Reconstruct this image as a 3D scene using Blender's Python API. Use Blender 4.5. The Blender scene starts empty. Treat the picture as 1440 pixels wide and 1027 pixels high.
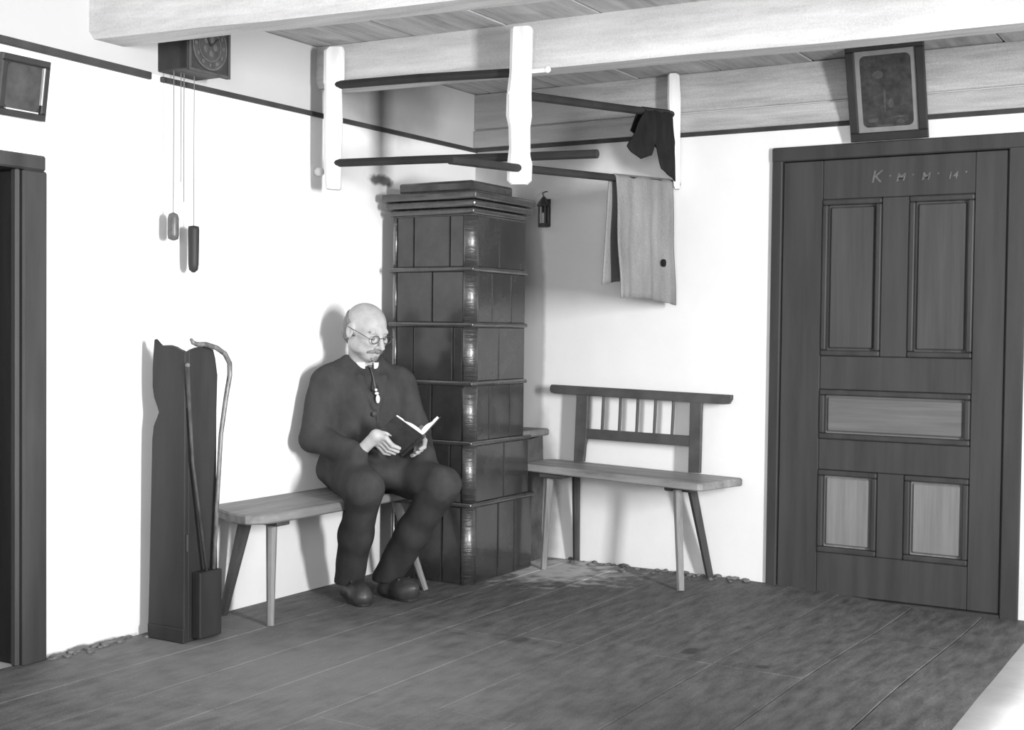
import bpy, bmesh, math, random
import numpy as np
from mathutils import Vector, Matrix, noise as mnoise
random.seed(7)
D = bpy.data
scene = bpy.context.scene
col = scene.collection
V = Vector

# ------------------------------------------------------------------ camera
cam = D.cameras.new('camera'); cam.sensor_width = 36.0; cam.lens = 36.0 * 1798.0 / 1440.0
co = D.objects.new('camera', cam); col.objects.link(co)
cr = V((0.857545, 0.514286, 0.011252)); cu = V((-0.024287, 0.018628, 0.999531)); cf = V((-0.513836, 0.857416, -0.028464))
M = Matrix((cr, cu, -cf)).transposed().to_4x4(); M.translation = V((3.46773, -5.40913, 1.10698))
co.matrix_world = M; cam.clip_start = 0.05
scene.camera = co
# ------------------------------------------------------------------ light
scene.view_settings.view_transform = 'Standard'
scene.view_settings.look = 'None'
scene.view_settings.gamma = 1.0
scene.view_settings.use_curve_mapping = False
scene.view_settings.exposure = 0.0
world = D.worlds.new('world'); scene.world = world; world.use_nodes = True
world.node_tree.nodes['Background'].inputs[0].default_value = (1, 1, 1, 1)
world.node_tree.nodes['Background'].inputs[1].default_value = 0.6

def lamp(name, kind, loc, target, energy, **kw):
    l = D.lights.new(name, kind); l.energy = energy
    for k, v in kw.items(): setattr(l, k, v)
    o = D.objects.new(name, l); col.objects.link(o); o.location = loc
    o.rotation_euler = (V(target) - V(loc)).to_track_quat('-Z', 'Y').to_euler()
    return o
lamp('side_window_daylight', 'AREA', (5.50, -3.50, 1.42), (0.0, -2.2, 1.2), 190, shape='RECTANGLE', size=0.40, size_y=1.25, spread=math.radians(122))
lamp('front_fill_light', 'AREA', (3.6, -6.45, 1.45), (3.0, 0, 1.3), 120, shape='RECTANGLE', size=1.5, size_y=1.0)  # unseen fill light, added to lift the shadows

# ------------------------------------------------------------------ materials
def mat(name, base, rough=0.8, var=0.25, scale=(6, 6, 6), bump=0.15, bdist=0.004, spec=0.3, detail=5, coat=0.0, fine=0.0, spots=None):
    m = D.materials.new(name); m.use_nodes = True
    nt = m.node_tree; N = nt.nodes; L = nt.links
    b = N['Principled BSDF']
    b.inputs['Roughness'].default_value = rough
    b.inputs['Specular IOR Level'].default_value = spec
    if coat:
        b.inputs['Coat Weight'].default_value = coat; b.inputs['Coat Roughness'].default_value = 0.08
    g = N.new('ShaderNodeNewGeometry')
    mp = N.new('ShaderNodeMapping'); mp.inputs['Scale'].default_value = scale
    L.new(g.outputs['Position'], mp.inputs['Vector'])
    n = N.new('ShaderNodeTexNoise'); n.inputs['Scale'].default_value = 1.0; n.inputs['Detail'].default_value = detail; n.inputs['Roughness'].default_value = 0.62
    L.new(mp.outputs[0], n.inputs['Vector'])
    r = N.new('ShaderNodeValToRGB')
    lo, hi = base * (1 - var), min(base * (1 + var), 0.92)
    r.color_ramp.elements[0].position = 0.3; r.color_ramp.elements[1].position = 0.7
    r.color_ramp.elements[0].color = (lo, lo, lo, 1); r.color_ramp.elements[1].color = (hi, hi, hi, 1)
    L.new(n.outputs['Fac'], r.inputs['Fac'])
    out = r.outputs['Color']
    if fine:
        n2 = N.new('ShaderNodeTexNoise'); n2.inputs['Scale'].default_value = 170; n2.inputs['Detail'].default_value = 2
        L.new(g.outputs['Position'], n2.inputs['Vector'])
        mx = N.new('ShaderNodeMix'); mx.data_type = 'RGBA'; mx.blend_type = 'OVERLAY'; mx.inputs['Factor'].default_value = fine
        L.new(out, mx.inputs['A']); L.new(n2.outputs['Fac'], mx.inputs['B']); out = mx.outputs['Result']
    m['out'] = 1
    L.new(out, b.inputs['Base Color'])
    if bump:
        bp = N.new('ShaderNodeBump'); bp.inputs['Strength'].default_value = bump; bp.inputs['Distance'].default_value = bdist
        L.new(n.outputs['Fac'], bp.inputs['Height']); L.new(bp.outputs[0], b.inputs['Normal'])
    return m

def add_patch(m, centre, radius, colour, amount=1.0, nscale=3.0, namp=0.6, lo=0.35, hi=0.65):
    """a soft-edged patch with a ragged outline around a point of the room (soot, dust, dirt, grey marks)"""
    nt = m.node_tree; N = nt.nodes; L = nt.links; b = N['Principled BSDF']
    src = b.inputs['Base Color'].links[0].from_socket
    g = N.new('ShaderNodeNewGeometry')
    sub = N.new('ShaderNodeVectorMath'); sub.operation = 'SUBTRACT'; sub.inputs[1].default_value = centre
    L.new(g.outputs['Position'], sub.inputs[0])
    dv = N.new('ShaderNodeVectorMath'); dv.operation = 'DIVIDE'; dv.inputs[1].default_value = radius
    L.new(sub.outputs[0], dv.inputs[0])
    ln = N.new('ShaderNodeVectorMath'); ln.operation = 'LENGTH'; L.new(dv.outputs[0], ln.inputs[0])
    nz = N.new('ShaderNodeTexNoise'); nz.inputs['Scale'].default_value = nscale; nz.inputs['Detail'].default_value = 5
    L.new(g.outputs['Position'], nz.inputs['Vector'])
    ad = N.new('ShaderNodeMath'); ad.operation = 'MULTIPLY_ADD'; ad.inputs[1].default_value = namp; L.new(nz.outputs['Fac'], ad.inputs[0]); L.new(ln.outputs['Value'], ad.inputs[2])
    mr = N.new('ShaderNodeMapRange'); mr.interpolation_type = 'SMOOTHSTEP'
    mr.inputs['From Min'].default_value = lo + namp * 0.5; mr.inputs['From Max'].default_value = hi + namp * 0.5
    mr.inputs['To Min'].default_value = amount; mr.inputs['To Max'].default_value = 0.0
    L.new(ad.outputs[0], mr.inputs['Value'])
    mx = N.new('ShaderNodeMix'); mx.data_type = 'RGBA'
    mx.inputs['B'].default_value = (colour, colour, colour, 1)
    L.new(mr.outputs[0], mx.inputs['Factor']); L.new(src, mx.inputs['A']); L.new(mx.outputs['Result'], b.inputs['Base Color'])

plaster = mat('whitewashed_plaster', 0.84, 0.95, 0.03, (3, 3, 3), 0.35, 0.012, 0.1)
plaster_left = mat('whitewashed_plaster_left', 0.84, 0.95, 0.03, (3, 3, 3), 0.35, 0.012, 0.1)
whitewood = mat('whitewashed_boards', 0.42, 0.85, 0.22, (3, 30, 40), 0.4, 0.004, 0.15, fine=0.25)
beamwood = mat('whitewashed_beam', 0.58, 0.85, 0.16, (2.5, 30, 22), 0.4, 0.005, 0.15, fine=0.25)
ceilwood = mat('sooty_ceiling_boards', 0.48, 0.9, 0.28, (22, 2.5, 20), 0.4, 0.004, 0.1, fine=0.2)
floorwood = mat('worn_floor_boards', 0.114, 0.7, 0.45, (26, 6, 6), 0.6, 0.006, 0.25, detail=10, fine=0.6)
add_patch(floorwood, (0.62, -0.28, 0), (0.55, 0.5, 1), 0.6, 0.9, 14.0, 1.6, 0.15, 0.85)
for _c, _r in (((1.13, -1.50, 0), (0.10, 0.06, 1)), ((1.75, -1.32, 0), (0.035, 0.06, 1)), ((2.03, -1.38, 0), (0.03, 0.03, 1)), ((0.62, -2.05, 0), (0.03, 0.03, 1)), ((1.15, -2.35, 0), (0.035, 0.03, 1)), ((0.95, -1.55, 0), (0.05, 0.02, 1))):
    add_patch(floorwood, _c, _r, 0.045, 0.85, 25.0, 0.5, 0.6, 1.0)
add_patch(floorwood, (0.80, -2.2, 0), (1.3, 1.0, 1), 0.27, 0.7, 9.0, 1.1, 0.05, 1.15)
darkgap = mat('dark_gap', 0.035, 0.9, 0.2)
darkpaint = mat('dark_painted_wood', 0.045, 0.5, 0.3, (10, 10, 1.2), 0.2, 0.002, 0.3)
doorpaint = mat('brown_painted_door', 0.052, 0.5, 0.25, (14, 14, 1.0), 0.25, 0.002, 0.25)
panel_hi = mat('door_panel_upper', 0.068, 0.5, 0.22, (30, 30, 1.6), 0.25, 0.001, 0.25)
panel_mid = mat('door_panel_middle', 0.14, 0.5, 0.22, (2, 20, 40), 0.25, 0.001, 0.25)
panel_lo = mat('door_panel_lower', 0.20, 0.5, 0.22, (30, 30, 1.6), 0.25, 0.001, 0.25)
glaze = mat('dark_glazed_tile', 0.033, 0.2, 0.3, (9, 9, 9), 0.28, 0.006, 0.45, coat=0.3)
glaze_corner = mat('dark_glazed_corner_tile', 0.05, 0.30, 0.3, (10, 10, 75), 0.8, 0.006, 1.0, coat=1.0)
glaze_corner.node_tree.nodes['Principled BSDF'].inputs['Coat Roughness'].default_value = 0.28
glaze_side = mat('dark_glazed_tile_band', 0.05, 0.2, 0.3, (12, 12, 12), 0.3, 0.005, 0.5, coat=0.5)
grout = mat('sooty_grout', 0.09, 0.9, 0.3)
masonry = mat('sooty_masonry', 0.085, 0.85, 0.4, (8, 8, 8), 0.5, 0.01, 0.2)
slabstone = mat('grey_stone_slab', 0.15, 0.7, 0.4, (9, 9, 9), 0.4, 0.006, 0.3)
blackwood = mat('black_stained_wood', 0.032, 0.55, 0.3, (9, 9, 1.5), 0.25, 0.003, 0.3)
rodwood = mat('dark_rod_wood', 0.024, 0.7, 0.3, (8, 8, 8), 0.2)
postwood = mat('whitewashed_post', 0.74, 0.85, 0.15, (30, 30, 3), 0.5, 0.006, 0.15)
seatwood = mat('worn_grey_seat', 0.20, 0.55, 0.35, (22, 3, 20), 0.35, 0.003, 0.35)
seatwood_x = mat('worn_grey_bench_seat', 0.26, 0.5, 0.4, (3, 22, 20), 0.35, 0.003, 0.4)
legwood = mat('pale_leg_wood', 0.22, 0.6, 0.3, (30, 30, 3), 0.3, 0.002, 0.3)
benchwood = mat('brown_bench_wood', 0.075, 0.55, 0.3, (9, 9, 9), 0.2, 0.002, 0.35)
darkleg = mat('dark_leg_wood', 0.06, 0.6, 0.3, (30, 30, 3), 0.3, 0.002, 0.3)
stickM = mat('dull_stick', 0.065, 0.6, 0.4, (60, 60, 22), 0.2, 0.002, 0.3)
caneM = mat('polished_cane', 0.14, 0.35, 0.6, (60, 60, 22), 0.2, 0.002, 0.5)
towelM = mat('grey_linen', 0.24, 0.95, 0.22, (9, 9, 3), 0.3, 0.004, 0.05, fine=0.35)
blackcloth = mat('black_cloth', 0.02, 0.95, 0.3, (20, 20, 10), 0.3, 0.004, 0.05)
coatM = mat('black_wool_coat', 0.048, 0.92, 0.22, (14, 14, 9), 0.35, 0.006, 0.12)
trouserM = mat('black_wool_trousers', 0.042, 0.92, 0.22, (16, 16, 8), 0.35, 0.006, 0.12)
shoeM = mat('worn_black_leather', 0.045, 0.42, 0.35, (25, 25, 25), 0.3, 0.003, 0.45)
skin = mat('skin', 0.40, 0.55, 0.16, (26, 26, 26), 0.2, 0.002, 0.35)
hairM = mat('grey_hair', 0.20, 0.8, 0.4, (120, 120, 40), 0.6, 0.003, 0.2)
eyeM = mat('eye', 0.18, 0.2, 0.1, bump=0)
wireM = mat('spectacle_wire', 0.06, 0.3, 0.1, bump=0, spec=0.6)
linen = mat('white_collar_linen', 0.82, 0.9, 0.05, (30, 30, 30), 0.2)
bookM = mat('dark_book_cover', 0.05, 0.6, 0.25, (30, 30, 30), 0.2, 0.001)
paper = mat('book_paper', 0.80, 0.9, 0.06, (60, 60, 60), 0.2, 0.001)
clothM = mat('pale_tablecloth', 0.44, 0.85, 0.34, (4.5, 4.5, 4.5), 0.3, 0.006, 0.2)
tablewood = mat('table_wood', 0.12, 0.6, 0.3, (20, 4, 20))
frameM = mat('black_picture_frame', 0.03, 0.4, 0.2, (10, 10, 10), 0.1, 0.001, 0.4)
matboard = mat('grey_picture_mount', 0.23, 0.9, 0.10, (20, 20, 20), 0.1, 0.001, 0.1)
printM = mat('dark_picture_print', 0.045, 0.6, 0.45, (30, 30, 30), 0.0, spec=0.2)
figureM = mat('faded_print_detail', 0.07, 0.7, 0.3, (60, 60, 60), 0.0)
greypic = mat('grey_picture_surface', 0.06, 0.6, 0.3, (20, 20, 20), 0.0, spec=0.2)
brightedge = mat('worn_gilt_edge', 0.6, 0.35, 0.2, (20, 20, 20), 0.1)
clockM = mat('dark_clock_case', 0.038, 0.5, 0.25, (12, 12, 12), 0.2, 0.002)
dialM = mat('painted_clock_dial', 0.055, 0.6, 0.3, (25, 25, 25), 0.0)
dialring = mat('faded_dial_ring', 0.095, 0.6, 0.3, (40, 40, 40), 0.0)
chainM = mat('clock_chain', 0.16, 0.5, 0.2, bump=0)
weight1 = mat('grey_iron_weight', 0.10, 0.4, 0.3, (30, 30, 30), 0.2, 0.002, 0.5)
chalk = mat('chalk', 0.14, 0.95, 0.35, (60, 60, 60), 0.0)
lanternM = mat('black_tin', 0.045, 0.45, 0.3, (30, 30, 30), 0.2, 0.002, 0.4)
candleM = mat('tallow', 0.6, 0.6, 0.1)
knobM = mat('white_porcelain', 0.75, 0.25, 0.05, bump=0, spec=0.5)
glassM = D.materials.new('clear_glass'); glassM.use_nodes = True
_b = glassM.node_tree.nodes['Principled BSDF']; _b.inputs['Transmission Weight'].default_value = 1; _b.inputs['Roughness'].default_value = 0.03; _b.inputs['IOR'].default_value = 1.3

# soot and smoke on the walls above the stove, grey marks beside it
add_patch(plaster, (0.28, 0, 2.05), (0.75, 1, 0.42), 0.25, 0.85, 4.0, 0.5, 0.3, 1.0)
add_patch(plaster, (0.30, 0, 1.05), (0.125, 1, 0.95), 0.42, 0.9, 9.0, 0.25, 0.75, 1.0)  # grey vertical strip on the back wall beside the stove
add_patch(plaster, (0.40, 0, 0.25), (0.13, 1, 0.5), 0.25, 0.7, 9.0, 0.5, 0.5, 1.0)
add_patch(plaster_left, (0, -3.0, 2.5), (9, 60, 0.51), 0.47, 1.0, 3.0, 0.01, 0.975, 0.99)
add_patch(plaster_left, (0, -0.72, 2.16), (1, 0.55, 0.26), 0.22, 0.85, 5.0, 0.5, 0.4, 1.0)
add_patch(plaster_left, (0, -0.78, 1.765), (1, 0.16, 0.05), 0.08, 0.9, 16.0, 1.0, 0.3, 0.7)  # small dark ragged mark left of the stove top
add_patch(plaster_left, (0, -2.45, 0.0), (1, 0.34, 0.022), 0.10, 0.9, 18.0, 1.0, 0.4, 0.9)
add_patch(whitewood, (0.2, 0, 2.15), (0.75, 1, 0.3), 0.22, 0.7, 4.0, 0.5, 0.3, 1.0)

# ------------------------------------------------------------------ helpers
ORG = {}
def link(name, me, m=None, parent=None, smooth=False):
    o = D.objects.new(name, me); col.objects.link(o)
    if m: me.materials.append(m)
    if smooth: me.polygons.foreach_set('use_smooth', [True] * len(me.polygons))
    if parent is not None:
        o.parent = parent; ORG[o.name] = ORG[parent.name]
    else: ORG[o.name] = V((0, 0, 0))
    return o
def part(name, bm, m, parent=None, smooth=False, origin=None):
    """bm holds room coordinates; it becomes ONE mesh object"""
    org = ORG[parent.name] if parent is not None else (V(origin) if origin is not None else V((0, 0, 0)))
    bmesh.ops.recalc_face_normals(bm, faces=bm.faces[:])
    bmesh.ops.translate(bm, verts=bm.verts[:], vec=-org)
    me = D.meshes.new(name); bm.to_mesh(me); bm.free()
    o = link(name, me, m, parent, smooth)
    if parent is None: o.location = org; ORG[o.name] = org
    return o
def thing(name, label, cat, loc, group=None, kind=None):
    o = D.objects.new(name, None); col.objects.link(o); o.location = loc; o.empty_display_size = 0.1
    ORG[o.name] = V(loc); tag(o, label, cat, group); 
    if kind: o['kind'] = kind
    return o
def tag(o, label, cat, group=None):
    o['label'] = label; o['category'] = cat
    if group: o['group'] = group
    return o
def struct(o): o['kind'] = 'structure'; return o

def B(): return bmesh.new()
def box(bm, lo, hi, bev=0.0, seg=1):
    lo = V(lo); hi = V(hi)
    vs = [bm.verts.new((x, y, z)) for x in (lo.x, hi.x) for y in (lo.y, hi.y) for z in (lo.z, hi.z)]
    fs = [bm.faces.new([vs[i] for i in f]) for f in ((0, 1, 3, 2), (4, 6, 7, 5), (0, 4, 5, 1), (2, 3, 7, 6), (0, 2, 6, 4), (1, 5, 7, 3))]
    if bev:
        es = list({e for f in fs for e in f.edges})
        bmesh.ops.bevel(bm, geom=es, offset=bev, segments=seg, affect='EDGES', profile=0.5)
    return bm
def bx(lo, hi, bev=0.0, seg=1): return box(B(), lo, hi, bev, seg)
def frame_axes(d):
    d = d.normalized(); a = V((0, 0, 1)) if abs(d.z) < 0.9 else V((1, 0, 0))
    s = d.cross(a).normalized(); return s, s.cross(d)
def tube(bm, pts, rad, n=10, cap=True, sx=1.0):
    pts = [V(p) for p in pts]
    if not isinstance(rad, (list, tuple)): rad = [rad] * len(pts)
    rings = []; s0 = None
    for i, p in enumerate(pts):
        d = (pts[min(i + 1, len(pts) - 1)] - pts[max(i - 1, 0)])
        d.normalize()
        if s0 is None: s, u = frame_axes(d)
        else:
            s = (s0 - d * s0.dot(d)).normalized(); u = s.cross(d)
        s0 = s
        rings.append([bm.verts.new(p + (s * math.cos(a) * sx + u * math.sin(a)) * rad[i]) for a in [2 * math.pi * k / n for k in range(n)]])
    for a, b in zip(rings, rings[1:]):
        for k in range(n): bm.faces.new((a[k], a[(k + 1) % n], b[(k + 1) % n], b[k]))
    if cap: bm.faces.new(rings[0][::-1]); bm.faces.new(rings[-1])
    return bm
def bar(bm, a, b, w, h, side, w2=None, h2=None, bev=0.0):
    """rectangular bar from a to b; side = direction of w"""
    a, b = V(a), V(b); d = (b - a).normalized(); s = V(side); s = (s - d * s.dot(d)).normalized(); u = s.cross(d)
    w2 = w if w2 is None else w2; h2 = h if h2 is None else h2
    r = []
    for p, ww, hh in ((a, w, h), (b, w2, h2)):
        r.append([bm.verts.new(p + s * (i * ww / 2) + u * (j * hh / 2)) for i, j in ((-1, -1), (1, -1), (1, 1), (-1, 1))])
    fs = [bm.faces.new((r[0][k], r[0][(k + 1) % 4], r[1][(k + 1) % 4], r[1][k])) for k in range(4)]
    fs += [bm.faces.new(r[0][::-1]), bm.faces.new(r[1])]
    if bev: bmesh.ops.bevel(bm, geom=list({e for f in fs for e in f.edges}), offset=bev, segments=1, affect='EDGES')
    return bm
def prism(bm, outline, ext, bev=0.0):
    """outline: room points of a planar polygon, extruded by the vector ext"""
    e = V(ext); a = [bm.verts.new(V(p)) for p in outline]; b = [bm.verts.new(V(p) + e) for p in outline]; n = len(a)
    fs = [bm.faces.new(a[::-1]), bm.faces.new(b)] + [bm.faces.new((a[k], a[(k + 1) % n], b[(k + 1) % n], b[k])) for k in range(n)]
    if bev: bmesh.ops.bevel(bm, geom=list({x for f in fs[:2] for x in f.edges}), offset=bev, segments=1, affect='EDGES')
    return bm
def lathe(bm, c, prof, n=20, axis=(0, 0, 1)):
    c = V(c); ax = V(axis).normalized(); s, u = frame_axes(ax)
    rings = []
    for r, h in prof:
        rings.append([bm.verts.new(c + ax * h + (s * math.cos(2 * math.pi * k / n) + u * math.sin(2 * math.pi * k / n)) * max(r, 1e-4)) for k in range(n)])
    for a, b in zip(rings, rings[1:]):
        for k in range(n): bm.faces.new((a[k], a[(k + 1) % n], b[(k + 1) % n], b[k]))
    bm.faces.new(rings[0][::-1]); bm.faces.new(rings[-1]); return bm
def ball(bm, c, r, seg=12):
    bmesh.ops.create_uvsphere(bm, u_segments=seg, v_segments=max(6, seg // 2), radius=1.0,
                              matrix=Matrix.Translation(V(c)) @ Matrix.Diagonal((*([r] * 3 if not hasattr(r, '__len__') else r), 1)))
    return bm
def rough(bm, amp, scale, seed=0.0):
    for v in bm.verts:
        v.co += V((mnoise.noise(v.co * scale + V((seed, 0, 0))), mnoise.noise(v.co * scale + V((seed, 9, 0))), mnoise.noise(v.co * scale + V((seed, 0, 17))))) * amp
    return bm
def subdiv(bm, cuts):
    bmesh.ops.subdivide_edges(bm, edges=bm.edges[:], cuts=cuts, use_grid_fill=True); return bm

# ------------------------------------------------------------------ room shell
CE = 2.27
XR, YF = 5.6, -6.6
fl = struct(part('floor', bx((-0.3, YF - 0.2, -0.12), (XR + 0.2, 0.2, -0.065)), darkgap))
seams = [-0.02, 0.30, 0.58, 0.86, 1.14, 1.40, 1.66, 1.88, 2.19, 2.47, 2.80, 3.12, 3.45, 3.8, 4.15, 4.5, 4.9, 5.3, 5.62]
joints = {5: [-3.9, -2.35], 6: [-3.4, -1.44], 7: [-4.1, -1.44], 8: [-3.0, -0.70], 9: [-2.1], 3: [-1.5, -3.3], 4: [-1.46, -2.6], 2: [-2.7], 1: [-3.6], 0: [-2.0]}
def sstep(t): t = min(max(t, 0), 1); return t * t * (3 - 2 * t)
def dip(x, y): return -0.034 * sstep((x - 1.45) / 0.9) * sstep((y + 1.6) / 1.5)
def sag(bm):
    es = [e for e in bm.edges if abs(e.verts[0].co.y - e.verts[1].co.y) > 0.3]
    bmesh.ops.subdivide_edges(bm, edges=es, cuts=10, use_grid_fill=True)
    for v in bm.verts: v.co.z += dip(v.co.x, v.co.y)
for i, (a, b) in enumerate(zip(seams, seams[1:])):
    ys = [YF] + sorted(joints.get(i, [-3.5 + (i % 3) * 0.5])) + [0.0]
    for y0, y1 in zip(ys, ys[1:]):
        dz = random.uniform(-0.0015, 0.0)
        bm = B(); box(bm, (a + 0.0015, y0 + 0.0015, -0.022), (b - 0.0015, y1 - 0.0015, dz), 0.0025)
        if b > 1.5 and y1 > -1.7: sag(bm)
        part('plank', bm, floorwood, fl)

def quad_wall(name, boxes, m):
    bm = B()
    for lo, hi in boxes: box(bm, lo, hi)
    return struct(part(name, bm, m))
DT = 1.895                                         # head of the right door
wall_left = quad_wall('wall_left', [((-0.25, -2.62, -0.06), (0, 0.0, CE)), ((-0.25, YF, -0.02), (0, -3.55, CE)), ((-0.25, -3.55, 1.63), (0, -2.62, CE)), ((-0.25, -3.55, -0.02), (-0.2, -2.62, 1.63))], plaster_left)
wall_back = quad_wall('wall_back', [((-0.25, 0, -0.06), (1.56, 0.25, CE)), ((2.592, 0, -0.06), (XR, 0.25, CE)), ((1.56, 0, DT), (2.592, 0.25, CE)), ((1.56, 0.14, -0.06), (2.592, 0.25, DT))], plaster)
quad_wall('wall_right', [((XR, YF, -0.06), (XR + 0.2, -3.90, CE)), ((XR, -3.10, -0.06), (XR + 0.2, 0.25, CE)), ((XR, -3.90, -0.06), (XR + 0.2, -3.10, 0.68)), ((XR, -3.90, 2.16), (XR + 0.2, -3.10, CE))], plaster)
bm = B()
for y0, y1, z0, z1 in ((-3.90, -3.10, 0.68, 0.73), (-3.90, -3.10, 2.11, 2.16), (-3.90, -3.85, 0.73, 2.11), (-3.15, -3.10, 0.73, 2.11), (-3.52, -3.48, 0.73, 2.11), (-3.85, -3.52, 1.60, 1.63), (-3.48, -3.15, 1.60, 1.63)):
    box(bm, (XR + 0.07, y0, z0), (XR + 0.13, y1, z1))
struct(part('window_2', bm, postwood))
quad_wall('wall_front', [((-0.25, YF - 0.2, -0.06), (2.7, YF, CE)), ((4.5, YF - 0.2, -0.06), (XR + 0.2, YF, CE)), ((2.7, YF - 0.2, -0.06), (4.5, YF, 0.85)), ((2.7, YF - 0.2, 2.0), (4.5, YF, CE))], plaster)
bm = B()
for x0, x1, z0, z1 in ((2.7, 4.5, 0.85, 0.91), (2.7, 4.5, 1.94, 2.0), (2.7, 2.76, 0.91, 1.94), (4.44, 4.5, 0.91, 1.94), (3.57, 3.63, 0.91, 1.94), (2.76, 3.57, 1.4, 1.43), (3.63, 4.44, 1.4, 1.43)):
    box(bm, (x0, YF - 0.13, z0), (x1, YF - 0.07, z1))
struct(part('window_added', bm, postwood))  # unseen window behind the camera, added to go with the fill light
# upper boards along the back wall (children of that wall)
for z0, z1, t in ((2.004, 2.089, 0.024), (2.095, CE, 0.016)):
    bm = B(); box(bm, (0.0, -t, z0), (XR, 0.0, z1), 0.004)
    part('board', bm, whitewood, wall_back)
bm = B(); box(bm, (0.0, -0.012, 1.985), (XR, 0, 2.003)); struct(part('trim_1', bm, darkpaint))
# dark batten on the left wall, in two lengths
for k, (y0, y1, z0, z1) in enumerate(((-3.6, -2.155, 2.005, 1.99), (-2.105, 0.0, 1.987, 1.992))):
    bm = B(); bar(bm, (0.008, y0, z0), (0.008, y1, z1), 0.016, 0.026 if k == 0 else 0.020, (1, 0, 0), bev=0.003)
    struct(part('trim_%d' % (k + 2), bm, darkpaint))
# ceiling boards
ce = struct(part('ceiling', bx((-0.25, YF - 0.2, CE + 0.02), (XR + 0.2, 0.25, CE + 0.1)), darkgap))
xs = [-0.2, 0.08, 0.48, 0.90, 1.30, 1.72, 2.1, 2.5, 2.9, 3.3, 3.7, 4.1, 4.5, 4.9, 5.3, 5.6]
for a, b in zip(xs, xs[1:]):
    bm = B(); box(bm, (a + 0.003, YF, CE + random.uniform(-0.004, 0.004)), (b - 0.003, 0.0, CE + 0.03), 0.004)
    part('board', bm, ceilwood, ce)
# beams
def beam(name, pts0, pts1):
    """pts: (y,z) section at x=0 and at x=XR"""
    bm = B(); N = 24; rings = []
    for i in range(N + 1):
        t = i / N
        rings.append([bm.verts.new((t * XR, p[0] + (q[0] - p[0]) * t, p[1] + (q[1] - p[1]) * t)) for p, q in zip(pts0, pts1)])
    n = len(pts0)
    for a, b in zip(rings, rings[1:]):
        for k in range(n): bm.faces.new((a[k], a[(k + 1) % n], b[(k + 1) % n], b[k]))
    bm.faces.new(rings[0]); bm.faces.new(rings[-1][::-1])
    for v in bm.verts:
        v.co.y += mnoise.noise(v.co * 1.3) * 0.008
        if v.co.z < 2.2: v.co.z += mnoise.noise(v.co * 2.1) * 0.006
    return struct(part(name, bm, beamwood))
beam('trim_4', [(-2.42, CE), (-2.42, 2.095), (-2.40, 2.072), (-2.27, 2.072), (-2.24, 2.10), (-2.24, CE)],
     [(-1.76, CE), (-1.76, 2.10), (-1.74, 2.08), (-1.66, 2.08), (-1.62, 2.11), (-1.62, CE)])
beam('trim_5', [(-1.235, CE), (-1.24, 2.125), (-1.225, 2.098), (-1.10, 2.098), (-1.08, 2.12), (-1.08, CE)],
     [(-1.02, CE), (-1.02, 2.10), (-1.005, 2.07), (-0.90, 2.07), (-0.86, 2.10), (-0.86, CE)])

# ------------------------------------------------------------------ right door
d1 = struct(thing('door_1', 'dark brown five panel door in the back wall below the framed picture', 'door', (2.08, 0, 0)))
del d1['category']
for nm, lo, hi in (('jamb', (1.552, -0.022, -0.045), (1.598, 0.14, DT)), ('jamb', (2.53, -0.022, -0.045), (2.60, 0.14, DT)), ('lintel', (1.552, -0.026, 1.845), (2.60, 0.14, DT + 0.012))):
    part(nm, bx(lo, hi, 0.005), darkpaint, d1)
part('threshold', bx((1.60, -0.03, -0.045), (2.53, 0.1, -0.022), 0.004), doorpaint, d1)
LY = -0.008                                          # front of the door leaf
xs_ = (1.605, 1.762, 2.03, 2.14, 2.402, 2.525)
zs_ = (0.015, 0.15, 0.516, 0.645, 0.862, 1.005, 1.675, 1.842)
part('stile', bx((1.601, LY, -0.020), (1.775, LY + 0.04, 1.842), 0.003), doorpaint, d1)
part('stile', bx((2.402, LY, -0.020), (2.527, LY + 0.04, 1.842), 0.003), doorpaint, d1)
for z0, z1 in ((-0.020, 0.158), (0.516, 0.648), (0.862, 1.005), (1.675, 1.842)):
    part('rail', bx((1.776, LY + 0.001, z0), (2.401, LY + 0.041, z1), 0.003), doorpaint, d1)
for z0, z1 in ((0.159, 0.515), (1.006, 1.674)):
    part('mullion', bx((2.030, LY + 0.001, z0), (2.142, LY + 0.041, z1), 0.003), doorpaint, d1)
def panel(x0, x1, z0, z1, m):
    bm = B()
    w = 0.024                                       # moulding with a mitred, stepped section
    for a, b, c, d, y in ((x0, x1, z0, z0 + w, 0), (x0, x1, z1 - w, z1, 0), (x0, x0 + w, z0 + w, z1 - w, 0), (x1 - w, x1, z0 + w, z1 - w, 0)):
        box(bm, (a, LY - 0.006, c), (b, LY + 0.035, d), 0.006, 2)
    part('moulding', bm, darkpaint, d1)
    bm = B(); i = w + 0.008
    box(bm, (x0 + w, LY + 0.022, z0 + w), (x1 - w, LY + 0.036, z1 - w))
    box(bm, (x0 + i, LY + 0.010, z0 + i), (x1 - i, LY + 0.030, z1 - i), 0.006)
    part('panel', bm, m, d1)
panel(1.776, 2.029, 1.006, 1.674, panel_hi); panel(2.143, 2.401, 1.006, 1.674, panel_hi)
panel(1.776, 2.401, 0.649, 0.861, panel_mid)
panel(1.776, 2.029, 0.159, 0.515, panel_lo); panel(2.143, 2.401, 0.159, 0.515, panel_lo)
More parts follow.
